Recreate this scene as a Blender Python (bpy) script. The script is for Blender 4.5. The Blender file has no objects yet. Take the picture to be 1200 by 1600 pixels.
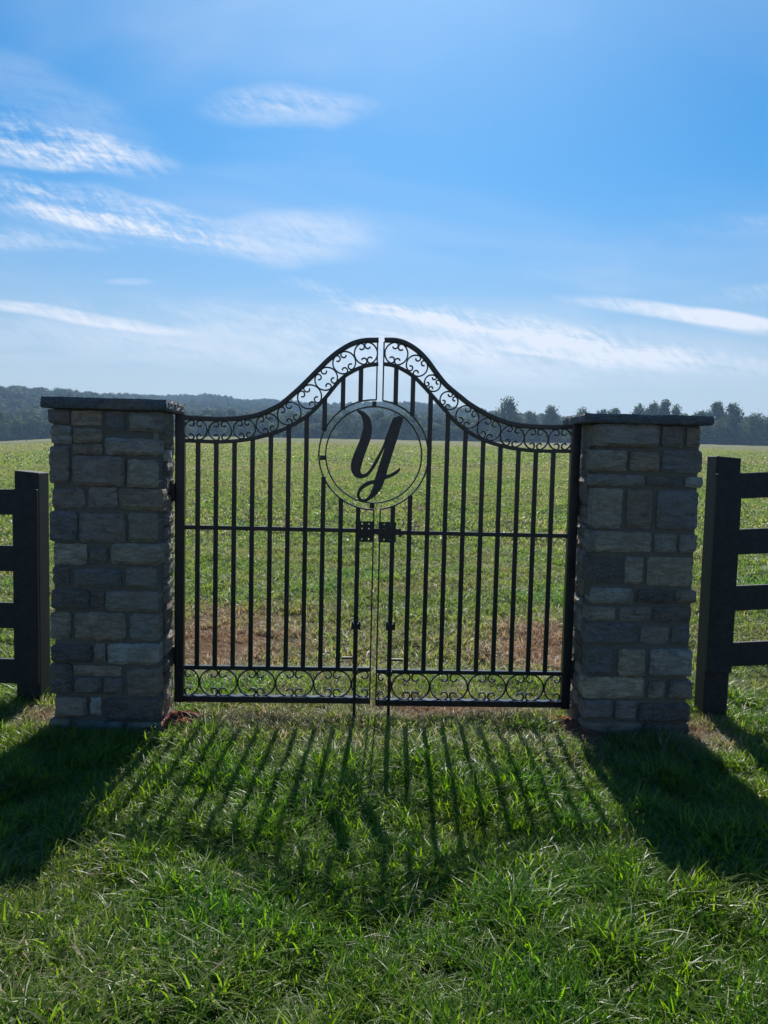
import bpy, math, random
import numpy as np
from mathutils import Vector, Matrix, noise as mnoise
from mathutils.geometry import tessellate_polygon
random.seed(7)
rng = np.random.default_rng(11)
S = bpy.context.scene
C = S.collection
rad = math.radians

# ------------------------------------------------------------------ camera
F = 1202.0
CAM = Vector((0, 0, 1.6))
PITCH, ROLL = rad(4.2), rad(1.35)
fw = Vector((0, math.cos(PITCH), -math.sin(PITCH)))
r0 = Vector((1, 0, 0)); u0 = Vector((0, math.sin(PITCH), math.cos(PITCH)))
cr = r0 * math.cos(ROLL) + u0 * math.sin(ROLL)
cu = -r0 * math.sin(ROLL) + u0 * math.cos(ROLL)
cd = bpy.data.cameras.new('camera'); cam = bpy.data.objects.new('camera', cd); C.objects.link(cam)
cd.sensor_fit = 'VERTICAL'; cd.sensor_height = 24.0; cd.lens = F / 1600 * 24.0
cd.clip_start = 0.05; cd.clip_end = 6000
cam.matrix_world = Matrix(((cr.x, cu.x, -fw.x, CAM.x), (cr.y, cu.y, -fw.y, CAM.y), (cr.z, cu.z, -fw.z, CAM.z), (0, 0, 0, 1)))
S.camera = cam
S.render.resolution_x = 768; S.render.resolution_y = 1024

def ray(px, py):
    return fw + cr * ((px - 600) / F) - cu * ((py - 800) / F)
def uv_of(px, py):
    d = ray(px, py); return d.x / d.y, d.z / d.y
def on_plane(px, py, y0, slope=0.0):
    """point where the sight line meets the upright plane y = y0 + slope*x"""
    d = ray(px, py); t = y0 / (d.y - slope * d.x); return CAM + d * t

# ------------------------------------------------------------------ world, sun, exposure
SUN_EL, SUN_AZ = rad(48), rad(0.8)
S.view_settings.view_transform = 'Standard'; S.view_settings.look = 'None'
S.view_settings.exposure = 0.5; S.view_settings.gamma = 1.0; S.view_settings.use_curve_mapping = False
SKY_STRENGTH = 0.088
HAZE = 0.00045
W = bpy.data.worlds.new('World'); S.world = W; W.use_nodes = True; W.cycles.sampling_method = 'MANUAL'; W.cycles.sample_map_resolution = 512
wt = W.node_tree; wt.nodes.clear()

class NT:
    """small helper for chains of shader maths"""
    def __init__(s, t): s.t = t
    def n(s, typ, **kw):
        nd = s.t.nodes.new(typ)
        for k, v in kw.items(): setattr(nd, k, v)
        return nd
    def put(s, sock, v):
        if isinstance(v, bpy.types.NodeSocket): s.t.links.new(v, sock)
        else: sock.default_value = v
    def m(s, op, a, b=0.0, c=0.0, clamp=False):
        nd = s.n('ShaderNodeMath', operation=op, use_clamp=clamp)
        s.put(nd.inputs[0], a); s.put(nd.inputs[1], b); s.put(nd.inputs[2], c)
        return nd.outputs[0]
    def comb(s, x, y, z):
        nd = s.n('ShaderNodeCombineXYZ')
        for i, v in enumerate((x, y, z)): s.put(nd.inputs[i], v)
        return nd.outputs[0]
    def sep(s, v):
        nd = s.n('ShaderNodeSeparateXYZ'); s.put(nd.inputs[0], v); return nd.outputs
    def noise(s, vec, scale, detail=4, rough=0.5, dist=0.0):
        nd = s.n('ShaderNodeTexNoise')
        if vec is not None: s.put(nd.inputs['Vector'], vec)
        nd.inputs['Scale'].default_value = scale; nd.inputs['Detail'].default_value = detail
        nd.inputs['Roughness'].default_value = rough; nd.inputs['Distortion'].default_value = dist
        return nd.outputs['Fac']
    def step(s, v, a, b):
        nd = s.n('ShaderNodeMapRange', interpolation_type='SMOOTHSTEP')
        s.put(nd.inputs[0], v); nd.inputs[1].default_value = a; nd.inputs[2].default_value = b
        return nd.outputs[0]
    def mix(s, f, a, b, mode='MIX'):
        nd = s.n('ShaderNodeMix', data_type='RGBA', blend_type=mode)
        s.put(nd.inputs[0], f)
        for i, v in ((6, a), (7, b)):
            s.put(nd.inputs[i], v if isinstance(v, bpy.types.NodeSocket) else (*v[:3], 1))
        return nd.outputs[2]

w = NT(wt)
sky = w.n('ShaderNodeTexSky', sky_type='NISHITA', sun_disc=False)
sky.sun_elevation = SUN_EL; sky.sun_rotation = SUN_AZ
sky.altitude = 100; sky.air_density = 1.0; sky.dust_density = 0.9; sky.ozone_density = 2.5
gen = w.n('ShaderNodeTexCoord').outputs['Generated']
X, Y, Z = w.sep(gen)[:3]
front = w.step(Y, 0.05, 0.3)
yy = w.m('MAXIMUM', Y, 0.05)
U = w.m('DIVIDE', X, yy); V = w.m('DIVIDE', Z, yy)
# shared cirrus texture, stretched along the wind (falling slightly to the right)
ta = rad(8)
SA = w.m('SUBTRACT', w.m('MULTIPLY', U, math.cos(ta)), w.m('MULTIPLY', V, math.sin(ta)))
TA = w.m('ADD', w.m('MULTIPLY', U, math.sin(ta)), w.m('MULTIPLY', V, math.cos(ta)))
n_str = w.noise(w.comb(SA, w.m('MULTIPLY', TA, 6.5), 1.7), 6.5, 8, .66, .35)
n_rip = w.noise(w.comb(w.m('MULTIPLY', w.m('ADD', SA, w.m('MULTIPLY', TA, 1.2)), 2.2), w.m('MULTIPLY', TA, 2.0), 6.3), 34, 5, .65, .4)
n_wob = w.m('SUBTRACT', w.noise(w.comb(SA, TA, 9.1), 6.0, 2), .5)
n_all = w.m('ADD', w.m('MULTIPLY', n_str, .64), w.m('MULTIPLY', n_rip, .36))
crisp = w.step(n_all, .40, .70); soft = w.step(n_all, .26, .62)
def wisp(px, py, L, H, tilt, amp, tex=crisp):
    """one bank of cirrus at a direction of the sky: long, thin, frayed"""
    u, v = uv_of(px, py); a = rad(tilt)
    du = w.m('SUBTRACT', U, u); dv = w.m('SUBTRACT', V, v)
    s = w.m('SUBTRACT', w.m('MULTIPLY', du, math.cos(a) * F / L), w.m('MULTIPLY', dv, math.sin(a) * F / L))
    t = w.m('ADD', w.m('MULTIPLY', du, math.sin(a) * F / H), w.m('MULTIPLY_ADD', dv, math.cos(a) * F / H, w.m('MULTIPLY', n_wob, 1.6)))
    e = w.m('MULTIPLY_ADD', s, s, w.m('MULTIPLY', t, t))
    body = w.m('SUBTRACT', 1.0, w.step(e, 0.0, 1.25))
    return w.m('MULTIPLY', w.m('MULTIPLY', body, tex), amp)
banks = [
    wisp(95, 236, 180, 34, 6, .95), wisp(60, 252, 150, 16, 3, .5, soft),
    wisp(150, 328, 260, 34, 10, .95), wisp(230, 366, 200, 24, 9, .55), wisp(40, 372, 170, 22, 4, .45),
    wisp(455, 375, 150, 44, -4, .42, soft), wisp(450, 166, 140, 36, 1, .42, soft), wisp(440, 160, 110, 14, -2, .30),
    wisp(120, 496, 190, 12, 7, .9, soft), wisp(540, 462, 110, 14, 14, .55),
    wisp(780, 508, 300, 22, 7, .85), wisp(700, 496, 200, 12, 6, .5), wisp(1080, 492, 210, 14, 6, 1.0, soft), wisp(1150, 505, 120, 16, 6, .5, soft),
    wisp(520, 555, 700, 34, 2, .5, soft), wisp(800, 530, 500, 40, 3, .35, soft), wisp(850, 545, 420, 24, 3, .55), wisp(350, 500, 330, 30, 4, .28),
    wisp(1150, 350, 130, 20, -3, .16), wisp(60, 170, 240, 60, 22, .16, soft),
    wisp(1000, 560, 350, 22, 3, .35, soft), wisp(1170, 460, 90, 16, -4, .3),
    wisp(20, 182, 30, 10, 0, .4), wisp(200, 440, 40, 6, 0, .35, soft)]
cl = banks[0]
for b in banks[1:]:
    cl = w.m('ADD', cl, b)
cl = w.m('MULTIPLY', cl, front)
# thin cirrus veil over the whole sky, front and back alike
zz = w.m('ADD', w.m('MAXIMUM', Z, 0.0), 0.12)
veil = w.noise(w.comb(w.m('DIVIDE', X, zz), w.m('MULTIPLY', w.m('DIVIDE', Y, zz), 1.6), 3.0), 0.55, 4, .6, .5)
veil = w.m('MULTIPLY', w.step(veil, .5, .78), .22)
cl = w.m('MINIMUM', w.m('ADD', cl, veil), .92)
hz = w.m('SUBTRACT', 1.0, w.step(Z, -.04, .36))
hs = w.n('ShaderNodeHueSaturation'); hs.inputs['Saturation'].default_value = 1.42; w.put(hs.inputs['Color'], w.mix(1.0, sky.outputs[0], (.64, .81, .89), 'MULTIPLY'))
skc = w.mix(w.m('MULTIPLY', hz, .90), hs.outputs[0], (4.8, 4.85, 5.1))
skc = w.mix(cl, skc, (7.0, 7.3, 7.9))
bg = w.n('ShaderNodeBackground'); w.put(bg.inputs[0], skc); bg.inputs[1].default_value = SKY_STRENGTH
wo = w.n('ShaderNodeOutputWorld'); wt.links.new(bg.outputs[0], wo.inputs[0])

sd = bpy.data.lights.new('sun', 'SUN'); sun = bpy.data.objects.new('sun', sd); C.objects.link(sun)
sd.energy = 4.8; sd.angle = rad(0.53); sd.color = (1.0, .95, .86)
sv = Vector((math.sin(SUN_AZ) * math.cos(SUN_EL), math.cos(SUN_AZ) * math.cos(SUN_EL), math.sin(SUN_EL)))
sun.rotation_euler = sv.to_track_quat('Z', 'Y').to_euler()
try:
    S.cycles.volume_bounces = 0; S.cycles.transparent_max_bounces = 4; S.cycles.max_bounces = 5; S.cycles.diffuse_bounces = 3; S.cycles.transmission_bounces = 3
except Exception: pass

# ------------------------------------------------------------------ helpers
def link(name, me, mat=None, parent=None):
    o = bpy.data.objects.new(name, me); C.objects.link(o)
    if mat and not me.materials: me.materials.append(mat)
    if parent: o.parent = parent
    return o
def empty(name, loc=(0, 0, 0), rz=0.0):
    o = bpy.data.objects.new(name, None); C.objects.link(o); o.location = loc; o.rotation_euler = (0, 0, rz)
    o.empty_display_size = .1; return o
def tag(o, label=None, cat=None, group=None, kind=None):
    if label: o['label'] = label
    if cat: o['category'] = cat
    if group: o['group'] = group
    if kind: o['kind'] = kind
    return o
def mesh(name, vs, fs, smooth=False):
    me = bpy.data.meshes.new(name); me.from_pydata([tuple(v) for v in vs], [], fs)
    if smooth: me.polygons.foreach_set('use_smooth', [True] * len(me.polygons))
    me.update(); return me
def fast_mesh(name, V_, Fq, attrs=None, smooth=False):
    """numpy mesh of equal-sized faces"""
    me = bpy.data.meshes.new(name); k = Fq.shape[1]
    me.vertices.add(len(V_)); me.vertices.foreach_set('co', V_.astype(np.float32).ravel())
    me.loops.add(Fq.size); me.loops.foreach_set('vertex_index', Fq.astype(np.int32).ravel())
    me.polygons.add(len(Fq)); me.polygons.foreach_set('loop_start', np.arange(0, Fq.size, k, dtype=np.int32))
    me.polygons.foreach_set('use_smooth', [smooth] * len(Fq))
    me.update(calc_edges=True); me.validate()
    for an, arr in (attrs or {}).items():
        a = me.attributes.new(an, 'FLOAT', 'POINT'); a.data.foreach_set('value', arr.astype(np.float32))
    return me
def bevel_box(x0, x1, y0, y1, z0, z1, b=.002):
    """box with chamfered edges"""
    vs, fs = [], []
    cx, cy, cz = (x0 + x1) / 2, (y0 + y1) / 2, (z0 + z1) / 2
    hx, hy, hz_ = abs(x1 - x0) / 2, abs(y1 - y0) / 2, abs(z1 - z0) / 2
    b = min(b, hx * .45, hy * .45, hz_ * .45)
    idx = {}
    for sx in (-1, 1):
        for sy in (-1, 1):
            for sz in (-1, 1):
                for ax in range(3):
                    p = [hx - b, hy - b, hz_ - b]; p[ax] += b
                    idx[(sx, sy, sz, ax)] = len(vs)
                    vs.append((cx + sx * p[0], cy + sy * p[1], cz + sz * p[2]))
    for ax in range(3):
        o1, o2 = (ax + 1) % 3, (ax + 2) % 3
        for s in (-1, 1):
            q = []
            for a, c in ((-1, -1), (1, -1), (1, 1), (-1, 1)):
                k = [0, 0, 0]; k[ax] = s; k[o1] = a; k[o2] = c; q.append(idx[(*k, ax)])
            fs.append(q if s > 0 else q[::-1])
            for t in (-1, 1):
                pass
    for ax in range(3):       # chamfer strips along axis ax
        o1, o2 = (ax + 1) % 3, (ax + 2) % 3
        for a in (-1, 1):
            for c in (-1, 1):
                k0 = [0, 0, 0]; k0[ax] = -1; k0[o1] = a; k0[o2] = c
                k1 = list(k0); k1[ax] = 1
                q = [idx[(*k0, o1)], idx[(*k1, o1)], idx[(*k1, o2)], idx[(*k0, o2)]]
                fs.append(q if a * c < 0 else q[::-1])
    for sx in (-1, 1):
        for sy in (-1, 1):
            for sz in (-1, 1):
                q = [idx[(sx, sy, sz, i)] for i in range(3)]
                fs.append(q if sx * sy * sz > 0 else q[::-1])
    return vs, fs
def box_obj(name, x0, x1, y0, y1, z0, z1, mat, parent=None, b=.002):
    return link(name, mesh(name, *bevel_box(x0, x1, y0, y1, z0, z1, b)), mat, parent)
def catmull(P, n=8):
    P = [Vector(p) for p in P]; Q = [P[0] * 2 - P[1]] + P + [P[-1] * 2 - P[-2]]; out = []
    for i in range(1, len(Q) - 2):
        for k in range(n):
            t = k / n; a, b, c, d = Q[i - 1], Q[i], Q[i + 1], Q[i + 2]
            out.append(.5 * ((2 * b) + (c - a) * t + (2 * a - 5 * b + 4 * c - d) * t * t + (3 * b - a - 3 * c + d) * t ** 3))
    out.append(P[-1]); return out
def sweep(P, wd, dp, y0=0.0, closed=False):
    """rectangular bar (wd across in the gate plane, dp deep) along points (s, z)"""
    P = [Vector(p[:2]) for p in P]; n = len(P); vs, fs = [], []; ch = min(wd, dp) * .16
    for i in range(n):
        if closed: a, b = P[i - 1], P[(i + 1) % n]
        else: a, b = P[max(i - 1, 0)], P[min(i + 1, n - 1)]
        t = (b - a).normalized(); nn = Vector((-t.y, t.x)); h, d = wd / 2, dp / 2
        for (q, r) in ((h, -d + ch), (h, d - ch), (h - ch, d), (-h + ch, d), (-h, d - ch), (-h, -d + ch), (-h + ch, -d), (h - ch, -d)):
            vs.append((P[i].x + nn.x * q, y0 + r, P[i].y + nn.y * q))
    m = n if closed else n - 1
    for i in range(m):
        j = (i + 1) % n
        for k in range(8):
            l = (k + 1) % 8; fs.append((i * 8 + k, i * 8 + l, j * 8 + l, j * 8 + k))
    if not closed: fs += [tuple(range(7, -1, -1)), tuple(range((n - 1) * 8, n * 8))]
    return vs, fs
def cyl(p0, p1, r, n=10, r1=None):
    p0, p1 = Vector(p0), Vector(p1); a = (p1 - p0).normalized(); r1 = r if r1 is None else r1
    u = a.orthogonal().normalized(); v = a.cross(u); vs = []
    for p, q in ((p0, r), (p1, r1)):
        for k in range(n):
            t = 2 * math.pi * k / n; vs.append(p + (u * math.cos(t) + v * math.sin(t)) * q)
    fs = [(k, (k + 1) % n, n + (k + 1) % n, n + k) for k in range(n)] + [tuple(range(n - 1, -1, -1)), tuple(range(n, 2 * n))]
    return vs, fs
def merge(parts):
    vs, fs = [], []
    for v, f in parts:
        o = len(vs); vs += [tuple(p) for p in v]; fs += [tuple(i + o for i in q) for q in f]
    return vs, fs
_lat = rng.random((256, 256))
def vnoise(x, y):
    x, y = np.asarray(x, float), np.asarray(y, float)
    xi, yi = np.floor(x).astype(int), np.floor(y).astype(int); fx, fy = x - xi, y - yi
    fx = fx * fx * (3 - 2 * fx); fy = fy * fy * (3 - 2 * fy)
    g = lambda a, b: _lat[a % 256, b % 256]
    return (g(xi, yi) * (1 - fx) + g(xi + 1, yi) * fx) * (1 - fy) + (g(xi, yi + 1) * (1 - fx) + g(xi + 1, yi + 1) * fx) * fy
def fbm(x, y, o=4):
    s, a, t = 0, .5, 0
    for k in range(o): s = s + a * vnoise(x * 2 ** k + 17 * k, y * 2 ** k + 31 * k); t += a; a *= .5
    return s / t

# ------------------------------------------------------------------ materials
def new_mat(name):
    m = bpy.data.materials.new(name); m.use_nodes = True; t = m.node_tree
    b = t.nodes['Principled BSDF']; return m, NT(t), b
def bump(k, b, h, strength, dist=.01):
    nd = k.n('ShaderNodeBump'); nd.inputs['Strength'].default_value = strength; nd.inputs['Distance'].default_value = dist
    k.put(nd.inputs['Height'], h); k.t.links.new(nd.outputs[0], b.inputs['Normal']); return nd
def m_gate():
    m, k, b = new_mat('black_gate_paint')
    p = k.n('ShaderNodeNewGeometry').outputs['Position']
    n = k.noise(p, 35, 5, .6)
    k.put(b.inputs['Base Color'], k.mix(k.step(n, .4, .7), (.004, .007, .012), (.009, .014, .020)))
    k.put(b.inputs['Roughness'], k.m('ADD', k.m('MULTIPLY', k.noise(p, 6, 3), .12), .24))
    bump(k, b, k.noise(p, 90, 3), .03, .001); return m
def m_fence():
    m, k, b = new_mat('black_stained_wood')
    p = k.n('ShaderNodeTexCoord').outputs['Object']; x, y, z = k.sep(p)[:3]
    oi = k.n('ShaderNodeObjectInfo').outputs['Random']
    q = k.comb(k.m('ADD', k.m('MULTIPLY', x, 1.0), oi), y, k.m('MULTIPLY', z, 1.0))
    g = k.noise(k.comb(k.m('MULTIPLY', x, 6), k.m('MULTIPLY', y, 30), k.m('MULTIPLY', z, 6)), 5, 6, .65, .8)
    c = k.mix(k.step(g, .32, .70), (.004, .005, .007), (.024, .022, .022))
    k.put(b.inputs['Base Color'], c); b.inputs['Roughness'].default_value = .62
    bump(k, b, g, .5, .004); return m
def m_stone():
    m, k, b = new_mat('ledge_stone')
    p = k.n('ShaderNodeTexCoord').outputs['Object']
    oi = k.n('ShaderNodeObjectInfo'); seed = k.m('MULTIPLY', oi.outputs['Random'], 40)
    off = k.n('ShaderNodeVectorMath', operation='ADD'); k.put(off.inputs[0], p); k.put(off.inputs[1], k.comb(seed, seed, seed)); p = off.outputs[0]
    x, y, z = k.sep(p)[:3]
    strat = k.noise(k.comb(x, y, k.m('MULTIPLY', z, 3.2)), 14, 7, .62, .5)
    blot = k.noise(p, 7, 5, .6)
    fine = k.noise(p, 130, 4, .7)
    c = k.mix(k.step(strat, .3, .72), oi.outputs['Color'], (.52, .50, .47), 'MULTIPLY')
    c = k.mix(k.m('MULTIPLY', k.step(blot, .48, .66), .55), c, (.24, .175, .115))
    c = k.mix(k.m('MULTIPLY', k.step(fine, .50, .68), .42), c, (.50, .47, .43))
    c = k.mix(k.m('MULTIPLY', k.step(k.noise(p, 24, 6, .7, 1.0), .56, .66), .6), c, (.07, .062, .058))
    k.put(b.inputs['Base Color'], c); k.put(b.inputs['Roughness'], k.m('ADD', k.m('MULTIPLY', fine, .3), .5))
    h = k.m('ADD', k.m('MULTIPLY', strat, .8), k.m('ADD', k.m('MULTIPLY', fine, .22), k.m('MULTIPLY', k.noise(p, 38, 5, .6), .5)))
    bump(k, b, h, 1.0, .035); return m
def m_mortar():
    m, k, b = new_mat('mortar')
    p = k.n('ShaderNodeNewGeometry').outputs['Position']; n = k.noise(p, 60, 6, .7)
    k.put(b.inputs['Base Color'], k.mix(n, (.10, .088, .072), (.19, .17, .14))); b.inputs['Roughness'].default_value = .95
    bump(k, b, n, .9, .008); return m
def leafy(name, bright, dark, dry=None, trans=.5, rough=.45, attr='tint', inst=None, tsc=(1.4, 1.6, .8), spec=.5):
    m, k, b = new_mat(name)
    a = k.n('ShaderNodeAttribute', attribute_name=attr).outputs['Fac']
    c = k.mix(a, dark, bright)
    if inst:
        pp = k.n('ShaderNodeNewGeometry').outputs['Position']
        nz_ = k.noise(pp, .9, 3, .6)
        c = k.mix(k.step(nz_, .50, .68), c, k.mix(1.0, c, (1.35, 1.0, 1.5), 'MULTIPLY'))
        c = k.mix(k.step(nz_, .48, .30), c, k.mix(1.0, c, (.62, 1.0, .55), 'MULTIPLY'))
        d = k.n('ShaderNodeAttribute', attribute_name=inst, attribute_type='INSTANCER').outputs['Fac']
        s = k.n('ShaderNodeAttribute', attribute_name='straw').outputs['Fac']
        f = k.m('GREATER_THAN', k.m('ADD', d, s), 1.10)
        c = k.mix(k.m('MULTIPLY', k.m('MINIMUM', k.m('MAXIMUM', k.m('SUBTRACT', d, .12), 0.0), 1.0), .75), c, dry)
        c = k.mix(f, c, dry); dryf = k.m('MAXIMUM', f, k.step(d, .4, .9))
        c = k.mix(k.step(d, .75, 1.15), c, (.33, .215, .135))
    oi = k.n('ShaderNodeObjectInfo').outputs['Random']
    c = k.mix(k.m('MULTIPLY', oi, .35), c, k.mix(.5, c, (.12, .14, .03)))
    k.put(b.inputs['Base Color'], c); b.inputs['Roughness'].default_value = rough
    b.inputs['Specular IOR Level'].default_value = spec
    tr = k.n('ShaderNodeBsdfTranslucent'); k.put(tr.inputs[0], k.mix(1.0, c, k.mix(dryf, tsc, (1.15, 1.05, .95)) if inst else tsc, 'MULTIPLY'))
    mx = k.n('ShaderNodeMixShader'); mx.inputs[0].default_value = trans
    k.t.links.new(b.outputs[0], mx.inputs[1]); k.t.links.new(tr.outputs[0], mx.inputs[2])
    k.t.links.new(mx.outputs[0], k.t.nodes['Material Output'].inputs[0]); return m
def m_ground():
    m, k, b = new_mat('turf_soil')
    p = k.n('ShaderNodeNewGeometry').outputs['Position']; x, y, z = k.sep(p)[:3]
    fine = k.noise(p, 24, 6, .7); mid = k.noise(p, .8, 5, .6)
    band = k.noise(k.comb(k.m('MULTIPLY', x, .012), k.m('MULTIPLY', y, .045), 0), 1.0, 6, .62, .4)
    def spot(cx, cy, rx, ry):
        a = k.m('DIVIDE', k.m('SUBTRACT', x, cx), rx); e = k.m('DIVIDE', k.m('SUBTRACT', y, cy), ry)
        return k.m('SUBTRACT', 1.0, k.step(k.m('ADD', k.m('ADD', k.m('MULTIPLY', a, a), k.m('MULTIPLY', e, e)), k.m('MULTIPLY', k.m('SUBTRACT', fine, .5), 1.2)), .3, 1.3))
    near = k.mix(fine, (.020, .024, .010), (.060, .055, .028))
    sp = k.m('MAXIMUM', k.m('MAXIMUM', spot(-1.45, 6.6, .75, 1.3), spot(1.40, 6.5, .60, 1.2)), k.m('MAXIMUM', spot(.45, 4.70, .45, .16), k.m('MAXIMUM', spot(-1.2, 4.45, .32, .35), spot(1.2, 4.52, .28, .35))))
    near = k.mix(k.m('MULTIPLY', sp, .6), near, k.mix(fine, (.13, .075, .045), (.24, .145, .090)))
    g = k.mix(k.step(mid, .35, .65), (.150, .165, .060), (.180, .185, .085))
    g = k.mix(k.step(k.noise(p, 7, 5, .7), .35, .7), (.085, .105, .035), g)
    g = k.mix(k.m('MULTIPLY', k.step(band, .42, .62), .75), g, (.215, .190, .095))
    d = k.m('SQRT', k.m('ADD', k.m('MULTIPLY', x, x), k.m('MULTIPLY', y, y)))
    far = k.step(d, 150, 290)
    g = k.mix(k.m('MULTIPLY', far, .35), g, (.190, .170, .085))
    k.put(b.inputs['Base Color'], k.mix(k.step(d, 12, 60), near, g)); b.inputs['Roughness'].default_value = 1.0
    b.inputs['Specular IOR Level'].default_value = .1
    h = k.m('ADD', fine, k.noise(p, 5, 5, .7)); bump(k, b, h, .8, .05); return m
def m_flat(name, c1, c2, sc=8, rough=.9, bs=.5, bd=.01):
    m, k, b = new_mat(name); p = k.n('ShaderNodeTexCoord').outputs['Object']; n = k.noise(p, sc, 6, .65)
    k.put(b.inputs['Base Color'], k.mix(k.step(n, .3, .7), c1, c2)); b.inputs['Roughness'].default_value = rough
    bump(k, b, n, bs, bd); return m
M_GATE, M_FENCE, M_STONE, M_MORTAR, M_GROUND = m_gate(), m_fence(), m_stone(), m_mortar(), m_ground()
M_GRASS = leafy('grass_blade', (.175, .265, .014), (.028, .090, .008), (.40, .34, .24), .55, .40, inst='dry', tsc=(1.9, 2.2, .6))
M_FIELD = leafy('field_grass_blade', (.200, .240, .085), (.110, .160, .045), (.42, .31, .21), .55, .45, inst='dry', tsc=(1.6, 1.8, .8))
M_LEAF = leafy('tree_foliage', (.085, .115, .030), (.022, .042, .012), None, .30, .7, tsc=(1.2, 1.3, .7), spec=.15)
M_BARK = m_flat('bark', (.05, .04, .03), (.11, .09, .07), 6)
M_CLAY = m_flat('red_clay', (.16, .048, .028), (.30, .100, .055), 25, .95, .9, .01)
M_WOODLAND = m_flat('woodland_floor', (.02, .03, .012), (.04, .05, .02), .2)
M_RUST = m_flat('hinge_steel', (.012, .013, .016), (.07, .05, .04), 60, .4, .3, .002)

# ------------------------------------------------------------------ terrain
_tab = [(-60 * 8, 690), (-120, 692), (0, 690), (80, 685), (350, 682), (480, 685), (690, 689), (900, 693), (1100, 694), (1200, 697), (1700, 706)]
_fa = []
for px, py in _tab:
    u, v = uv_of(px, py); _fa.append((math.atan(u), v * math.cos(math.atan(u))))
R_EDGE = 285.0
def edge_z(az):
    return 1.6 + R_EDGE * np.interp(az, [a for a, _ in _fa], [t for _, t in _fa])
_hill = [(-500, 585, 560), (-200, 592, 560), (0, 603, 560), (100, 610, 600), (200, 617, 700), (283, 622, 850), (340, 622, 900), (377, 629, 900), (420, 628, 900),
         (517, 635, 800), (580, 632, 800), (665, 632, 800), (690, 636, 800), (750, 641, 700), (850, 655, 600), (1000, 660, 600), (1200, 664, 600), (1600, 664, 600)]
_ha = []
for px, py, R_ in _hill:
    u, v = uv_of(px, py); a = math.atan(u); _ha.append((a, 1.6 + R_ * v * math.cos(a) - 10.0, R_))
def field_z(x, y):
    r = np.hypot(x, y); az = np.arctan2(x, np.maximum(y, 1e-3)); ez = edge_z(az)
    t = np.clip((r - 6.5) / (R_EDGE - 6.5), 0, 1.08); fwd = np.clip(y / 6, 0, 1)
    base = ez * (t + .02 * np.sin(t * 9) * t) * fwd
    base = base + (fbm(x / 14, y / 14, 3) - .5) * .30 * np.clip((r - 8) / 15, 0, 1)
    return base + (fbm(x * 1.7 + 9, y * 1.7, 3) - .5) * .05
def ground_z(x, y):
    x, y = np.asarray(x, float), np.asarray(y, float)
    z = field_z(x, y); r = np.hypot(x, y); az = np.arctan2(x, np.maximum(y, 1e-3))
    hz_ = np.interp(az, [a[0] for a in _ha], [a[1] for a in _ha]); hr = np.interp(az, [a[0] for a in _ha], [a[2] for a in _ha])
    t = np.clip((r - 310) / (hr - 310), 0, 1); t = t * t * (3 - 2 * t) * .65 + t * .35
    up = (hz_ - edge_z(az)) * t + (fbm(x / 90 + 3, y / 90, 3) - .5) * 16 * t * (1 - t) * 2
    return z + np.where(y > 0, up, 0)
def gz(x, y): return float(ground_z(np.array([x]), np.array([y]))[0])
def grid(name, xs, ys, mat):
    XX, YY = np.meshgrid(xs, ys); ZZ = ground_z(XX, YY); nx, ny = len(xs), len(ys)
    V_ = np.stack([XX, YY, ZZ], -1).reshape(-1, 3)
    i = np.arange((ny - 1) * nx).reshape(ny - 1, nx)[:, :-1].ravel()
    return tag(link(name, fast_mesh(name, V_, np.stack([i, i + 1, i + nx + 1, i + nx], -1), smooth=True), mat), kind='structure')
sg = np.sinh(np.linspace(-7.5, 7.5, 181)); xs = sg / sg[-1] * 1300
ya = np.concatenate([np.linspace(-60, 0, 20, endpoint=False), np.linspace(0, 12, 90, endpoint=False), np.geomspace(12, 320, 110)])
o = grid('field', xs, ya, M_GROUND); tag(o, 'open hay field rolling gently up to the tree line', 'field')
yb = np.linspace(320, 1400, 70)
o = grid('hill', np.linspace(-1300, 1300, 160), yb, M_WOODLAND); tag(o, 'long low wooded hill rising on the left behind the field', 'hill')

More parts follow.
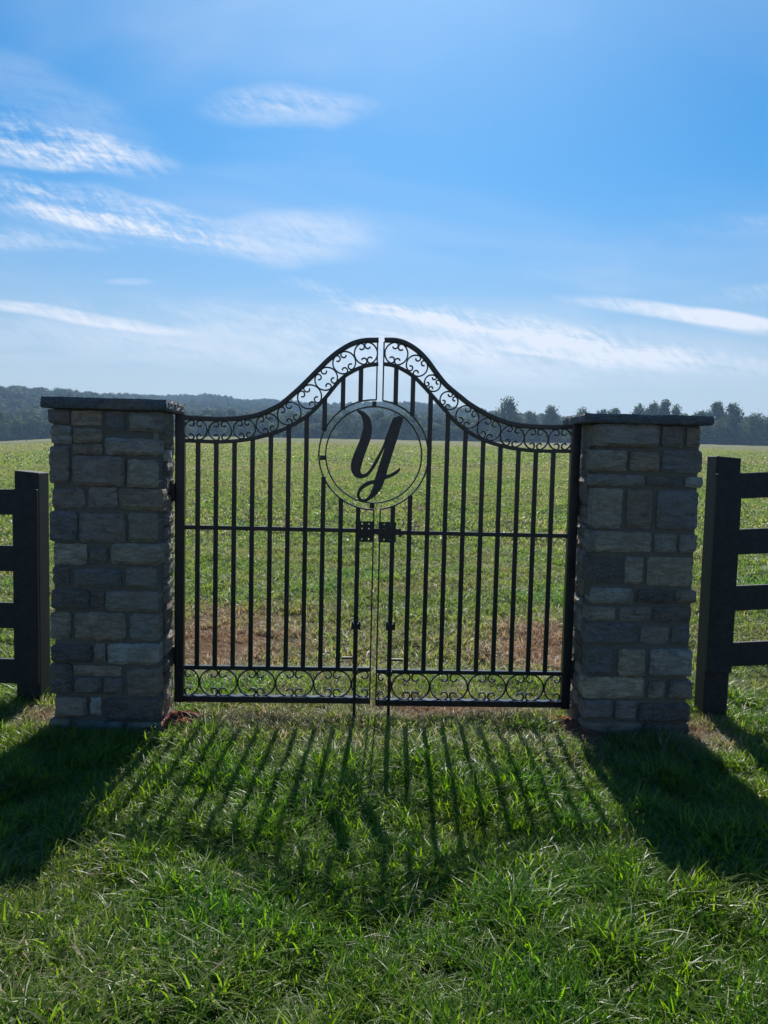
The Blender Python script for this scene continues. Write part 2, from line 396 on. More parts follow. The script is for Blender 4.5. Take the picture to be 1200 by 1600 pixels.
# ------------------------------------------------------------------ scatter (grass and far woods)
def scatter(name, pts, rot, scl, idx, srcs, extra=None):
    col = bpy.data.collections.new(name + '_pieces')
    for i, me in enumerate(srcs):
        so = bpy.data.objects.new('%s_piece_%02d' % (name, i), me); col.objects.link(so)
    me = bpy.data.meshes.new(name); me.vertices.add(len(pts)); me.vertices.foreach_set('co', pts.astype(np.float32).ravel())
    a = me.attributes.new('rot', 'FLOAT_VECTOR', 'POINT'); a.data.foreach_set('vector', rot.astype(np.float32).ravel())
    a = me.attributes.new('scl', 'FLOAT_VECTOR', 'POINT'); a.data.foreach_set('vector', scl.astype(np.float32).ravel())
    a = me.attributes.new('idx', 'INT', 'POINT'); a.data.foreach_set('value', idx.astype(np.int32))
    for n, arr in (extra or {}).items():
        a = me.attributes.new(n, 'FLOAT', 'POINT'); a.data.foreach_set('value', arr.astype(np.float32))
    o = link(name, me)
    ng = bpy.data.node_groups.new(name, 'GeometryNodeTree')
    ng.interface.new_socket('Geometry', in_out='INPUT', socket_type='NodeSocketGeometry')
    ng.interface.new_socket('Geometry', in_out='OUTPUT', socket_type='NodeSocketGeometry')
    N, L = ng.nodes, ng.links
    gi, go = N.new('NodeGroupInput'), N.new('NodeGroupOutput')
    ip = N.new('GeometryNodeInstanceOnPoints'); ci = N.new('GeometryNodeCollectionInfo')
    ci.inputs['Collection'].default_value = col; ci.inputs['Separate Children'].default_value = True; ci.inputs['Reset Children'].default_value = True
    def na(n, dt):
        q = N.new('GeometryNodeInputNamedAttribute'); q.data_type = dt; q.inputs['Name'].default_value = n
        return next(s for s in q.outputs if s.enabled and s.name == 'Attribute')
    L.new(gi.outputs[0], ip.inputs['Points']); L.new(ci.outputs[0], ip.inputs['Instance'])
    ip.inputs['Pick Instance'].default_value = True
    L.new(na('idx', 'INT'), ip.inputs['Instance Index']); L.new(na('rot', 'FLOAT_VECTOR'), ip.inputs['Rotation']); L.new(na('scl', 'FLOAT_VECTOR'), ip.inputs['Scale'])
    L.new(ip.outputs[0], go.inputs[0])
    md = o.modifiers.new('scatter', 'NODES'); md.node_group = ng
    return o
def tuft(name, nb, R, hmin, hmax, wd, lean, mat, seg=3, smax=1.0):
    vs, fs, tint, straw = [], [], [], []
    for _ in range(nb):
        a = random.random() * 6.283; rr = R * math.sqrt(random.random()); bx, by = rr * math.cos(a), rr * math.sin(a)
        d = random.random() * 6.283; h = random.uniform(hmin, hmax); ln = random.uniform(*lean) * h; wv = wd * random.uniform(.6, 1.25)
        tw = d + 1.57 + random.uniform(-.9, .9); ux, uy = math.cos(tw), math.sin(tw); t_, s_ = random.random(), random.random() * smax; o = len(vs)
        if s_ > .93: h *= .55; ln *= .8
        for q in range(seg + 1):
            t = q / seg; k = 1 - .55 * min(1.0, ln / h) * t * t * .6
            x, y, z = bx + math.cos(d) * ln * t ** 1.8, by + math.sin(d) * ln * t ** 1.8, h * t * k - .006
            ww = wv * (1 - t ** 2.2) / 2
            if q == seg: vs.append((x, y, z)); tint.append(t_); straw.append(s_)
            else: vs += [(x - ux * ww, y - uy * ww, z), (x + ux * ww, y + uy * ww, z)]; tint += [t_] * 2; straw += [s_] * 2
        for q in range(seg - 1): fs.append((o + 2 * q, o + 2 * q + 1, o + 2 * q + 3, o + 2 * q + 2))
        fs.append((o + 2 * seg - 2, o + 2 * seg - 1, o + 2 * seg))
    me = mesh(name, vs, fs, True); me.materials.append(mat)
    for n, ar in (('tint', tint), ('straw', straw)):
        at = me.attributes.new(n, 'FLOAT', 'POINT'); at.data.foreach_set('value', ar)
    return me
def wedge(n, r0_, r1_, half, p=1.0):
    """even sampling of a ring sector ahead of the gate side"""
    r = np.sqrt(rng.random(n) * (r1_ ** 2 - r0_ ** 2) + r0_ ** 2); a = (rng.random(n) * 2 - 1) * half
    return r * np.sin(a), r * np.cos(a)
def blob(x, y, cx, cy, rx, ry): return np.exp(-(((x - cx) / rx) ** 2 + ((y - cy) / ry) ** 2))
def dryness(x, y):
    d = .02 + .30 * np.clip(fbm(x * .9, y * .9, 4) - .42, 0, 1) * 2
    pn = .25 + 1.5 * np.clip(fbm(x * 3.1 + 11, y * 2.3, 3) - .12, 0, .8)
    d = d + (1.15 * blob(x, y, -1.45, 6.6, .60, 1.0) + 1.1 * blob(x, y, 1.40, 6.5, .46, .9)) * pn + .30 * blob(x, y, .1, 6.3, 2.2, .9)
    d = d + 1.0 * blob(x, y, .45, 4.72, .42, .15) + .35 * blob(x, y, 0, 4.8, 1.3, .3) + .5 * blob(x, y, -.7, 4.5, .5, .2)
    d = d + .30 * blob(x, y, 0, 4.15, 1.6, .35)
    d = d + .9 * blob(x, y, -1.98, 4.45, .14, .2) + .8 * blob(x, y, 1.86, 4.45, .18, .3)
    d = d + .22 * np.clip((y - 5) / 8, 0, 1) * fbm(x * .3 + 4, y * .3, 3)
    return d + np.clip((y - 18) / 40, 0, 1) * 1.3 * np.clip(fbm(x * .02 + 7, y * .055 + 2, 3) - .45, 0, 1) + .25 * np.clip((y - 60) / 80, 0, 1)

# ------------------------------------------------------------------ stone piers
PH = math.atan(.04)
GX = Vector((math.cos(PH), math.sin(PH), 0)); GY = Vector((-math.sin(PH), math.cos(PH), 0))
def rock(nx, nz, w_, h_, proud, back, jit, seedv):
    """a split-faced stone: face towards -y, w_ x h_, origin at centre of the wall plane"""
    R = random.Random(seedv); vs = []; cut = min(w_, h_) * .045
    def edge(i, j):
        x = -w_ / 2 + w_ * i / nx; z = -h_ / 2 + h_ * j / nz
        sx = R.uniform(-jit, jit); sz = R.uniform(-jit, jit)
        return x, z, sx, sz
    for j in range(nz + 1):
        for i in range(nx + 1):
            x, z, sx, sz = edge(i, j); bi = i in (0, nx); bj = j in (0, nz)
            nv = mnoise.noise(Vector((x * 9 + seedv, z * 9, seedv * .37)))
            n2 = mnoise.noise(Vector((x * 26 + seedv, z * 30, seedv * .7)))
            if bi and bj: x -= math.copysign(cut * .8, x); z -= math.copysign(cut * .8, z)
            d = proud + nv * .010 + n2 * .007
            if bi or bj: d = proud * .35 + n2 * .006
            vs.append((x + sx * (.6 if bi or bj else 1.0), -d, z + sz * .6))
    ring = [i for i in range(nx + 1)] + [(nx + 1) * j + nx for j in range(1, nz + 1)] + \
           [(nx + 1) * nz + i for i in range(nx - 1, -1, -1)] + [(nx + 1) * j for j in range(nz - 1, 0, -1)]
    fs = [((nx + 1) * j + i, (nx + 1) * j + i + 1, (nx + 1) * (j + 1) + i + 1, (nx + 1) * (j + 1) + i) for j in range(nz) for i in range(nx)]
    b0 = len(vs)
    for q in ring: x, y, z = vs[q]; vs.append((x, back, z))
    m_ = len(ring)
    for k in range(m_): fs.append((ring[k], b0 + k, b0 + (k + 1) % m_, ring[(k + 1) % m_]))
    return mesh('stone', vs, fs, False)
PAL = {'b': (.225, .210, .205), 'g': (.390, .345, .295), 'n': (.430, .325, .235), 't': (.530, .425, .290), 'p': (.330, .255, .225), 'd': (.165, .130, .115), 'l': (.560, .520, .450), 'o': (.450, .385, .295)}
def set_col(o, key, R):
    c = PAL[key]; f = R.uniform(.78, 1.2); o.color = (c[0] * f, c[1] * f, c[2] * f, 1)
def pier(label, yplane, pxl, pxr, front, depth, top_px, cap_px, seed):
    R = random.Random(seed)
    A = on_plane(pxl[0], pxl[1], yplane, .04); B = on_plane(pxr[0], pxr[1], yplane, .04)
    sA = A.dot(GX); sB = B.dot(GX); orig = GX * ((sA + sB) / 2) + GY * (A.dot(GY)); wd = sB - sA
    g = gz(orig.x, orig.y); orig.z = g; root = empty('stone_pier', orig, PH); tag(root, label, 'pier', 'stone piers either side of the gate')
    ztop = on_plane(*top_px, yplane, .04).z - g
    box_obj('mortar_core', -wd / 2 + .006, wd / 2 - .006, .006, depth - .006, -.12, ztop, M_MORTAR, root, .01)
    rows = []
    for (x0, y0, x1, y1, key) in front:
        a = on_plane(x0, y1, yplane, .04); b = on_plane(x1, y0, yplane, .04)
        s0, s1 = a.dot(GX) - orig.dot(GX), b.dot(GX) - orig.dot(GX); z0, z1 = a.z - g, b.z - g
        if s0 < -wd / 2 + .075: s0 = -wd / 2 + R.uniform(-.026, .012)
        if s1 > wd / 2 - .085: s1 = wd / 2 + R.uniform(-.012, .026)
        
        s0 += .003; s1 -= .003; z0 += .002; z1 -= .002; w_, h_ = s1 - s0, z1 - z0; nx = max(4, round(w_ / .021)); nz = max(4, round(h_ / .019))
        me = rock(nx, nz, w_, h_, R.uniform(.006, .030), .095, .0065, R.random() * 90)
        o = link('stone', me, M_STONE, root); o.location = ((s0 + s1) / 2, 0, (z0 + z1) / 2); set_col(o, key, R)
        o.rotation_euler = (0, R.uniform(-.012, .012), 0)
    # sides and back: coursed stones laid to the same kind of bond
    def face(length, place, rotz, keys):
        z = -.05
        while z < ztop - .03:
            h_ = min(R.choice((.075, .09, .11, .14, .17)), ztop - z); x = -length / 2
            if ztop - z - h_ < .04: h_ = ztop - z
            while x < length / 2 - .01:
                w_ = R.uniform(.10, .26)
                if length / 2 - x - w_ < .07: w_ = length / 2 - x
                me = rock(max(3, round(w_ / .03)), max(3, round(h_ / .028)), w_ - .010, h_ - .009, R.uniform(.006, .026), .07, .004, R.random() * 90)
                o = link('stone', me, M_STONE, root); p = place(x + w_ / 2); o.location = (p[0], p[1], z + h_ / 2); o.rotation_euler = (0, 0, rotz)
                set_col(o, R.choice(keys), R); x += w_
            z += h_
    ys0 = .10; L = depth - ys0 - .08; yc = ys0 + L / 2
    face(L, lambda t: (wd / 2, yc + t), math.pi / 2, 'gngpnld')
    face(L, lambda t: (-wd / 2, yc - t), -math.pi / 2, 'gngpnod')
    face(wd, lambda t: (-t, depth), math.pi, 'gnbpod')
    # cap slab with chipped edges
    a = on_plane(cap_px[0], cap_px[1], yplane - .05, .04); b = on_plane(cap_px[2], cap_px[3], yplane - .05, .04)
    s0, s1 = a.dot(GX) - orig.dot(GX), b.dot(GX) - orig.dot(GX); z1 = a.z - g; th = z1 - ztop
    y0, y1 = -.05, depth + .05; vs = []; nx, ny, nz = 26, 18, 4; idx = {}
    def P(i, j, k):
        if (i, j, k) in idx: return idx[(i, j, k)]
        x = s0 + (s1 - s0) * i / nx; y = y0 + (y1 - y0) * j / ny; z = ztop + th * k / nz
        n1 = mnoise.noise(Vector((x * 14 + seed, y * 14, z * 30))); n2 = mnoise.noise(Vector((x * 40, y * 40 + seed, z * 60)))
        q = .010 * n1 + .006 * n2; corner = .006 if k in (0, nz) else 0
        if i == 0: x += abs(q) * .6 + corner * .5
        if i == nx: x -= abs(q) * 1.6 + corner
        if j == 0: y += abs(q) + corner
        if j == ny: y -= abs(q) + corner
        if k == nz: z += .0035 * n1
        if k == 0 and (i in (0, nx) or j in (0, ny)): z += .002
        idx[(i, j, k)] = len(vs); vs.append((x, y, z)); return idx[(i, j, k)]
    fs = []
    for i in range(nx):
        for j in range(ny):
            fs.append((P(i, j, nz), P(i + 1, j, nz), P(i + 1, j + 1, nz), P(i, j + 1, nz))); fs.append((P(i, j, 0), P(i, j + 1, 0), P(i + 1, j + 1, 0), P(i + 1, j, 0)))
    for k in range(nz):
        for i in range(nx):
            fs.append((P(i, 0, k), P(i + 1, 0, k), P(i + 1, 0, k + 1), P(i, 0, k + 1))); fs.append((P(i, ny, k), P(i, ny, k + 1), P(i + 1, ny, k + 1), P(i + 1, ny, k)))
        for j in range(ny):
            fs.append((P(0, j, k), P(0, j, k + 1), P(0, j + 1, k + 1), P(0, j + 1, k))); fs.append((P(nx, j, k), P(nx, j + 1, k), P(nx, j + 1, k + 1), P(nx, j, k + 1)))
    o = link('cap_slab', mesh('cap_slab', vs, fs, False), M_STONE, root); o.color = (.12, .135, .165, 1)
    return root, wd

LZ1 = [(295,225,408,308,'b'),(415,232,600,318,'n'),(620,235,730,352,'b'),(755,245,862,355,'g'),(868,240,960,350,'g'),
 (300,318,420,425,'g'),(428,335,600,418,'n'),(615,395,885,490,'g'),(895,358,960,498,'g'),(425,428,605,486,'n'),(292,438,410,655,'p'),
 (425,500,735,668,'p'),(745,518,950,682,'o'),(315,688,500,800,'p'),(515,680,690,800,'p'),(695,690,885,808,'n'),(893,690,945,820,'n'),
 (300,822,455,1000,'b'),(462,835,740,1000,'p'),(752,832,945,1000,'o'),(300,1012,515,1130,'o'),(525,1035,632,1125,'b'),(650,1012,930,1130,'o')]
LZ2 = [(318,92,410,200,'d'),(435,110,715,215,'b'),(738,100,925,218,'g'),(320,228,525,345,'d'),(535,240,612,350,'d'),(618,240,875,355,'g'),
 (298,362,418,520,'o'),(438,362,740,525,'n'),(758,372,935,530,'g'),(328,552,540,655,'d'),(555,545,622,648,'g'),(632,545,880,665,'l'),
 (322,662,425,840,'d'),(430,675,715,732,'n'),(438,742,600,838,'p'),(608,745,722,840,'p'),(745,690,900,850,'n'),(335,855,515,975,'n'),
 (530,858,598,965,'l'),(615,865,870,995,'d'),(322,985,415,1110,'n'),(425,1000,725,1120,'b'),(745,1008,890,1120,'n')]
fl = [(a / 3.75, 580 + b / 3.75, c / 3.75, 580 + d / 3.75, k) for a, b, c, d, k in LZ1] + [(a / 3.75, 860 + b / 3.75, c / 3.75, 860 + d / 3.75, k) for a, b, c, d, k in LZ2]
RZ1 = [(215,225,288,340,'n'),(295,225,600,345,'g'),(610,235,735,350,'p'),(745,245,855,348,'n'),(200,360,252,482,'n'),(258,365,425,480,'o'),(432,375,605,478,'n'),(612,370,835,487,'b'),
 (208,495,285,560,'g'),(290,502,520,562,'g'),(528,512,730,566,'d'),(738,512,830,572,'l'),(232,575,402,795,'o'),(412,585,567,795,'n'),(578,585,812,802,'b'),
 (262,815,558,925,'o'),(225,812,256,925,'g'),(568,826,697,928,'g'),(705,830,812,930,'g')]
RZ2 = [(232,35,392,180,'d'),(402,35,512,185,'o'),(525,38,790,195,'t'),(250,208,457,292,'l'),(472,215,674,292,'d'),(684,215,785,290,'n'),
 (225,310,362,385,'o'),(376,312,555,388,'p'),(565,312,776,395,'d'),(240,405,480,518,'b'),(490,418,655,515,'p'),(663,415,770,520,'b'),
 (230,538,350,685,'b'),(368,545,527,695,'t'),(540,542,750,695,'g'),(228,700,520,815,'t'),(533,722,630,818,'n'),(646,715,755,818,'p'),
 (236,825,342,925,'p'),(352,825,475,935,'p'),(480,845,728,945,'d'),(218,945,500,1060,'n'),(508,955,728,1060,'d')]
fr = [(860 + a * .28333, 600 + b * .28333, 860 + c * .28333, 600 + d * .28333, k) for a, b, c, d, k in RZ1] + [(860 + a * .28333, 860 + b * .28333, 860 + c * .28333, 860 + d * .28333, k) for a, b, c, d, k in RZ2]
YL = 4.56 - .225
pl, wl = pier('stone pier of grey and brown ledge stone on the left side of the gate', YL, (82, 900), (249, 900), fl, .36, (165, 640), (62, 619, 262, 633), 3)
pr_, wr = pier('right stone pier, under the tall trees on the skyline, with a thin dark slab cap', YL, (922, 900), (1085, 900), fr, .36, (1010, 663), (914, 645, 1119, 650), 8)

# ------------------------------------------------------------------ gate
G0 = 4.56
def G(px, py):
    p = on_plane(px, py, G0, .04); return Vector((p.x / math.cos(PH), p.z))
def off(P, d):
    """offset a polyline (s, z) by d along its upward normal"""
    out = []
    for i, p in enumerate(P):
        t = (P[min(i + 1, len(P) - 1)] - P[max(i - 1, 0)]).normalized(); out.append(p + Vector((-t.y, t.x)) * d)
    return out
def zat(P, s):
    for a, b in zip(P, P[1:]):
        if (a.x - s) * (b.x - s) <= 0 and a.x != b.x: return a.y + (b.y - a.y) * (s - a.x) / (b.x - a.x)
    return P[0].y if abs(P[0].x - s) < abs(P[-1].x - s) else P[-1].y
def zz1(x, y): return (430 + x / 4, 500 + y / 4)
def zz6(x, y): return (470 + x * .2, 620 + y * .2)
def zz7(x, y): return (270 + x * .19167, 620 + y * .19167)
def zz8(x, y): return (690 + x * .19167, 620 + y * .19167)
TL = [zz7(60, 147), zz7(240, 158), zz7(400, 164), zz7(560, 155), zz7(700, 127), zz7(850, 60), zz1(60, 490), zz1(150, 410), zz1(250, 310), zz1(330, 232), zz1(400, 178), zz1(480, 134), zz1(560, 114), zz1(646, 111)]
BL = [zz7(60, 342), zz7(240, 348), zz7(400, 352), zz7(600, 335), zz7(800, 288), zz7(950, 228), zz7(1100, 135), zz1(300, 485), zz1(400, 366), zz1(480, 310), zz1(560, 277), zz1(643, 264)]
TR = [zz1(683, 111), zz1(760, 114), zz1(830, 137), zz1(900, 182), zz1(960, 243), zz1(1020, 325), zz1(1080, 398), zz8(170, -8), zz8(250, 53), zz8(400, 140), zz8(560, 200), zz8(700, 221), zz8(900, 229), zz8(1085, 224)]
BR = [zz1(681, 264), zz1(740, 273), zz1(800, 298), zz1(870, 343), zz1(930, 400), zz1(1000, 478), zz1(1080, 568), zz8(85, 155), zz8(200, 258), zz8(350, 340), zz8(500, 387), zz8(640, 414), zz8(800, 428), zz8(1085, 430)]
KS = .0263 * 0.15  # metres per pixel at the gate is about 1/263
PX = 1 / 263.0
circle_c = G(584, 711.0); R_OUT = 85.0 * PX; R_IN = 74.5 * PX
def cscroll(Rr, hx, flip, a0=62):
    """one C scroll: wide arc with both ends curled in; opens to +s (or -s when flipped)"""
    def half(sg_):
        P = [Vector((-Rr, 0))]; th = math.pi / 2 * sg_; ds = Rr * .06; ang = 0
        while ang < rad(a0 + 265):
            f = min(1, max(0, (ang - rad(a0)) / rad(28))); kk = (1 + 2.6 * f + 1.3 * max(0, (ang - rad(a0 + 150)) / rad(115))) / Rr
            th -= sg_ * kk * ds; ang += kk * ds
            P.append(P[-1] + Vector((math.cos(th), math.sin(th))) * ds)
        return P
    u = half(1); d = half(-1); P = d[::-1] + u[1:]
    q = Rr / max(p.y for p in P)
    P = [Vector((p.x * hx, p.y * q)) for p in P]
    if flip: P = [Vector((-p.x, p.y)) for p in P]
    return P
def pdist(P, c):
    best = (9, None)
    for a, b in zip(P, P[1:]):
        t = max(0, min(1, (c - a).dot(b - a) / (b - a).length_squared)); q = a + (b - a) * t; best = min(best, ((q - c).length, tuple(q)))
    return best[0], Vector(best[1])
def leaf(side):
    L = side < 0
    T = catmull([G(*p) for p in (TL if L else TR)], 6); B = catmull([G(*p) for p in (BL if L else BR)], 6)
    stile = [G(281.5, 650).x, G(281.5, 1000).x] if L else [G(898.5, 668).x, G(888, 1000).x]
    ss = sum(stile) / 2
    base = Vector((0, G0, 0)) + GX * ss; g = gz(base.x, base.y); base.z = g
    root = empty('gate_leaf', base, PH)
    def add(name, P, wd, dp, y0=0.0, closed=False):
        Q = [Vector((p[0] - ss, p[1] - g)) for p in P]; return link(name, mesh(name, *sweep(Q, wd, dp, y0, closed)), M_GATE, root)
    rw = 7.2 * PX; lw = 5.6 * PX; bw = 7.0 * PX
    stw = 14.5 * PX; ztop_st = (G(281, 647) if L else G(899, 662)).y; zbot = (G(281, 1095) if L else G(882, 1106)).y
    add('hinge_stile', [(ss, zbot), (ss, ztop_st)], stw, stw)
    Tc = off(T, -rw / 2); Bc = off(B, -lw / 2)
    cut = lambda P: [p for p in P if (p.x > ss + stw / 2 - .002 if L else p.x < ss - stw / 2 + .002)]
    def joined(P):
        P = cut(P); e_ = Vector(((ss + stw / 2 - .001) if L else (ss - stw / 2 + .001), (P[0] if L else P[-1]).y)); return [e_] + P if L else P + [e_]
    add('top_rail', joined(Tc), rw, stw * .72); add('arch_rail', joined(Bc), lw, .028)
    # inner edge strip
    se = ((G(590.3, 560).x + G(583, 830).x + G(577.3, 1080).x) / 3) if L else ((G(601, 560).x + G(593.5, 830).x + G(586, 1080).x) / 3)
    s_in = stw / 2
    zmid = (G(281, 823.5).y + G(577, 829).y) / 2 if L else (G(600, 831).y + G(890, 838).y) / 2
    zlow = (G(290, 1041).y + G(577, 1047).y) / 2 if L else (G(600, 1048).y + G(880, 1053).y) / 2
    zbr = (G(290, 1089).y + G(577, 1095).y) / 2 if L else (G(600, 1095).y + G(880, 1101.5).y) / 2
    a_, b_ = (ss + stw / 2, se + .004) if L else (se - .004, ss - stw / 2)
    add('middle_rail', [(a_, zmid), (b_, zmid)], 6.4 * PX, .024)
    add('lower_rail', [(a_, zlow), (b_, zlow)], 6.2 * PX, .030)
    add('bottom_rail', [(a_, zbr), (b_, zbr)], 9.8 * PX, stw * .96)
    # outer half ring, running on into the edge strip
    sgn = -1 if L else 1; ring = []
    dx = abs(se - circle_c.x)
    zt = circle_c.y + math.sqrt(R_OUT ** 2 - dx ** 2); zb = circle_c.y - math.sqrt(R_OUT ** 2 - dx ** 2)
    a1 = math.atan2(zt - circle_c.y, se - circle_c.x); a2 = math.atan2(zb - circle_c.y, se - circle_c.x)
    if L: a2 += 2 * math.pi if a2 < a1 else 0
    else: a2 -= 2 * math.pi if a2 > a1 else 0
    tt_ = .0080
    ringp = [Vector((circle_c.x + R_OUT * math.cos(a1 + (a2 - a1) * k / 60), circle_c.y + R_OUT * math.sin(a1 + (a2 - a1) * k / 60))) for k in range(61)]
    add('edge_strip', [(se, zat(Tc, se) - rw * .4), (se, zt)], tt_, .028)
    add('edge_strip', [(se, zb), (se, zbr - .015)], tt_, .028)
    add('outer_ring', ringp, .0080, .028)
    # upright bars
    xb = [G(x, 876).x for x in ((308.6, 336.8, 365, 393, 421, 448.6, 476, 503.3, 531, 558) if L else (612, 638.3, 666, 693.4, 721.2, 749, 776, 804, 831, 858))]
    for s in xb:
        z1 = zat(Bc, s); z0 = zlow; d = abs(s - circle_c.x)
        if d < R_OUT - .003:
            h = math.sqrt(R_OUT ** 2 - d ** 2)
            add('bar', [(s, circle_c.y + h - .002), (s, z1)], bw, .019); add('bar', [(s, z0), (s, circle_c.y - h + .002)], bw, .019)
        else: add('bar', [(s, z0), (s, z1)], bw, .019)
    # scrolls of the arched band
    units = [zz7(186, 263), zz7(387, 267), zz7(585, 262), zz7(776, 224), zz1(88, 577), zz1(213, 482), zz1(320, 373), zz1(432, 262), zz1(566, 208)] if L else \
        [zz1(759, 211), zz1(889, 273), zz1(990, 387), zz1(1092, 503), zz8(219, 160), zz8(389, 250), zz8(577, 310), zz8(770, 340), zz8(968, 341)]
    U_ = [G(*p) for p in units]; Ti = off(T, -rw)
    for i, c in enumerate(U_):
        d1, q1 = pdist(Ti, c); d2, q2 = pdist(B, c); ax = (q1 - q2).normalized(); an = math.atan2(ax.y, ax.x) - math.pi / 2
        cc = (q1 + q2) / 2; hh = (q1 - q2).length
        nb = [(U_[j] - c).length for j in (i - 1, i + 1) if 0 <= j < len(U_)]; pit = min(nb)
        pit = min(pit, sum(nb) / len(nb)); Rr = hh / 2 + .001
        for fl_ in (0, 1):
            kx = min(1.22, pit * .5 / Rr); P = cscroll(Rr, 1.0, fl_); sh = (kx - 1) * Rr * (1 if fl_ else -1); P = [Vector((p.x + sh, p.y)) for p in P]
            ca, sa = math.cos(an), math.sin(an)
            add('scroll', [Vector((cc.x + p.x * ca - p.y * sa, cc.y + p.x * sa + p.y * ca)) for p in P], .0084, .016)
    # scrolls of the bottom band
    zt_, zb_ = zlow - 3.1 * PX, zbr + 4.9 * PX; Rr = (zt_ - zb_) / 2 + .001; cz = (zt_ + zb_) / 2
    J = [G(x, 1065).x for x in ((311.5, 371, 430.2, 489.6, 549) if L else (612, 671.5, 731, 790.6, 849.7))]
    for j in J:
        for fl_ in (0, 1):
            P = cscroll(Rr, 1.0, 1 - fl_, 84); sg2 = -1 if fl_ == 0 else 1
            lim = (abs(se - j) - .009) if (L and j == J[-1] and fl_) or (not L and j == J[0] and not fl_) else ((abs(ss - j) - stw / 2 - .004) if (L and j == J[0] and not fl_) or (not L and j == J[-1] and fl_) else 9)
            wd_ = max(p.x for p in P) - min(p.x for p in P) + .005; k_ = min(1, lim / wd_)
            if k_ < 1: P = [Vector((sg2 * -Rr + (p.x + sg2 * Rr) * k_, p.y)) for p in P]
            # joint on this side of the arc
            add('scroll', [Vector((j + sg2 * (Rr + .002) + p.x, cz + p.y)) for p in P], .0080, .016)
    # latch plate with its bolt holes, made of strips round the holes
    pc = (556.7, 585.0, 814.2, 846.0) if L else (590.8, 618.7, 815.2, 846.9)
    a = G(pc[0], pc[3]); b = G(pc[1], pc[2]); cw = (b.x - a.x); chh = (b.y - a.y)
    fx = (340, 422) if L else (597, 678); xo = 275 if L else 530; xw = 212 if L else 210
    hx_ = [(f - xo) / xw for f in fx]; hz2 = [1 - (v - 255) / 240 for v in (460, 340, 284)]
    hr = 1.15 * PX
    xe = [0] + [v for h in hx_ for v in (h * cw - hr, h * cw + hr)] + [cw]; ze = [0] + [v for h in hz2 for v in (h * chh - hr, h * chh + hr)] + [chh]
    parts = []
    vs, fs, id_ = [], [], {}
    def PP(i, k, f):
        if (i, k, f) not in id_: id_[(i, k, f)] = len(vs); vs.append((a.x - ss + xe[i], (-.022, -.016)[f], a.y - g + ze[k]))
        return id_[(i, k, f)]
    solid = lambda i, k: 0 <= i < 5 and 0 <= k < 7 and not (i in (1, 3) and k in (1, 3, 5))
    for i in range(5):
        for k in range(7):
            if not solid(i, k): continue
            fs.append((PP(i, k, 0), PP(i + 1, k, 0), PP(i + 1, k + 1, 0), PP(i, k + 1, 0))); fs.append((PP(i, k, 1), PP(i, k + 1, 1), PP(i + 1, k + 1, 1), PP(i + 1, k, 1)))
            if not solid(i - 1, k): fs.append((PP(i, k, 0), PP(i, k + 1, 0), PP(i, k + 1, 1), PP(i, k, 1)))
            if not solid(i + 1, k): fs.append((PP(i + 1, k, 0), PP(i + 1, k, 1), PP(i + 1, k + 1, 1), PP(i + 1, k + 1, 0)))
            if not solid(i, k - 1): fs.append((PP(i, k, 0), PP(i, k, 1), PP(i + 1, k, 1), PP(i + 1, k, 0)))
            if not solid(i, k + 1): fs.append((PP(i, k + 1, 0), PP(i + 1, k + 1, 0), PP(i + 1, k + 1, 1), PP(i, k + 1, 1)))
    link('latch_plate', mesh('latch_plate', vs, fs), M_GATE, root)
    # drop rod in front of one bar, with guide, handle and foot
    sr = (xb[-1] if L else xb[0]) - ss
    ry = -.044
    zt2 = G(556, 966).y - g
    link('drop_rod', mesh('drop_rod', *cyl((sr, ry, -.05), (sr, ry, zt2), .0095, 12), True) if False else mesh('drop_rod', *cyl((sr, ry, -.05), (sr, ry, zt2), .0095, 12)), M_GATE, root)
    zk = G(556, 975).y - g; zk += 0.0
    kv = [bevel_box(sr - 7.2 * PX, sr + 7.2 * PX, ry - .016, ry + .016, zk - 5.5 * PX, zk + 3.5 * PX, .002)]
    for q in (-1, 1): kv.append(bevel_box(sr + q * 5.6 * PX - 1.4 * PX, sr + q * 5.6 * PX + 1.4 * PX, ry - .013, ry + .013, zk + 3.5 * PX, zk + 7 * PX, .001))
    link('rod_guide', mesh('rod_guide', *merge(kv)), M_GATE, root)
    zg2 = zlow - g
    link('rod_guide', mesh('rod_guide', *bevel_box(sr - 4 * PX, sr + 4 * PX, ry - .013, -.014, zg2 - 3 * PX, zg2 + 3 * PX, .0015)), M_GATE, root)
    zh = (G(543, 1025).y if L else G(622, 1028).y) - g; q = -1 if L else 1
    link('rod_handle', mesh('rod_handle', *cyl((sr, ry, zh), (sr + q * 21 * PX, ry - .004, zh), .0078, 10)), M_GATE, root)
    # hinges: wall plate on the pier, knuckle block and pin at the stile
    H = [(757, 783, 740, 782), (1012, 1037, 993, 1042)] if L else [(777, 806, 762, 820), (1033, 1061, 1015, 1068)]
    hxp = (256, 262, 274) if L else (924, 920, 905)
    for (ya_, yb_, yc_, yd_) in H:
        lowr = yb_ > 900
        xs3 = hxp if L or not lowr else (909, 905, 889)
        zA, zB = G(265 if L else 900, ya_).y - g, G(265 if L else 900, yb_).y - g; zC, zD = G(265 if L else 900, yc_).y - g, G(265 if L else 900, yd_).y - g
        edge = (-stw / 2) if L else (stw / 2); dd = 1 if not L else -1
        hb = empty('x', (0, 0, 0)) if False else None
        gap = .058
        hp = link('hinge', mesh('hinge', *bevel_box(edge + dd * .002, edge + dd * .042, -.016, .022, zB, zA, .003)), M_RUST, root)
        link('hinge_arm', mesh('hinge_arm', *bevel_box(edge + dd * .001, edge + dd * gap, -.012, .018, zA + .001, zA + .008, .001)), M_RUST, hp)
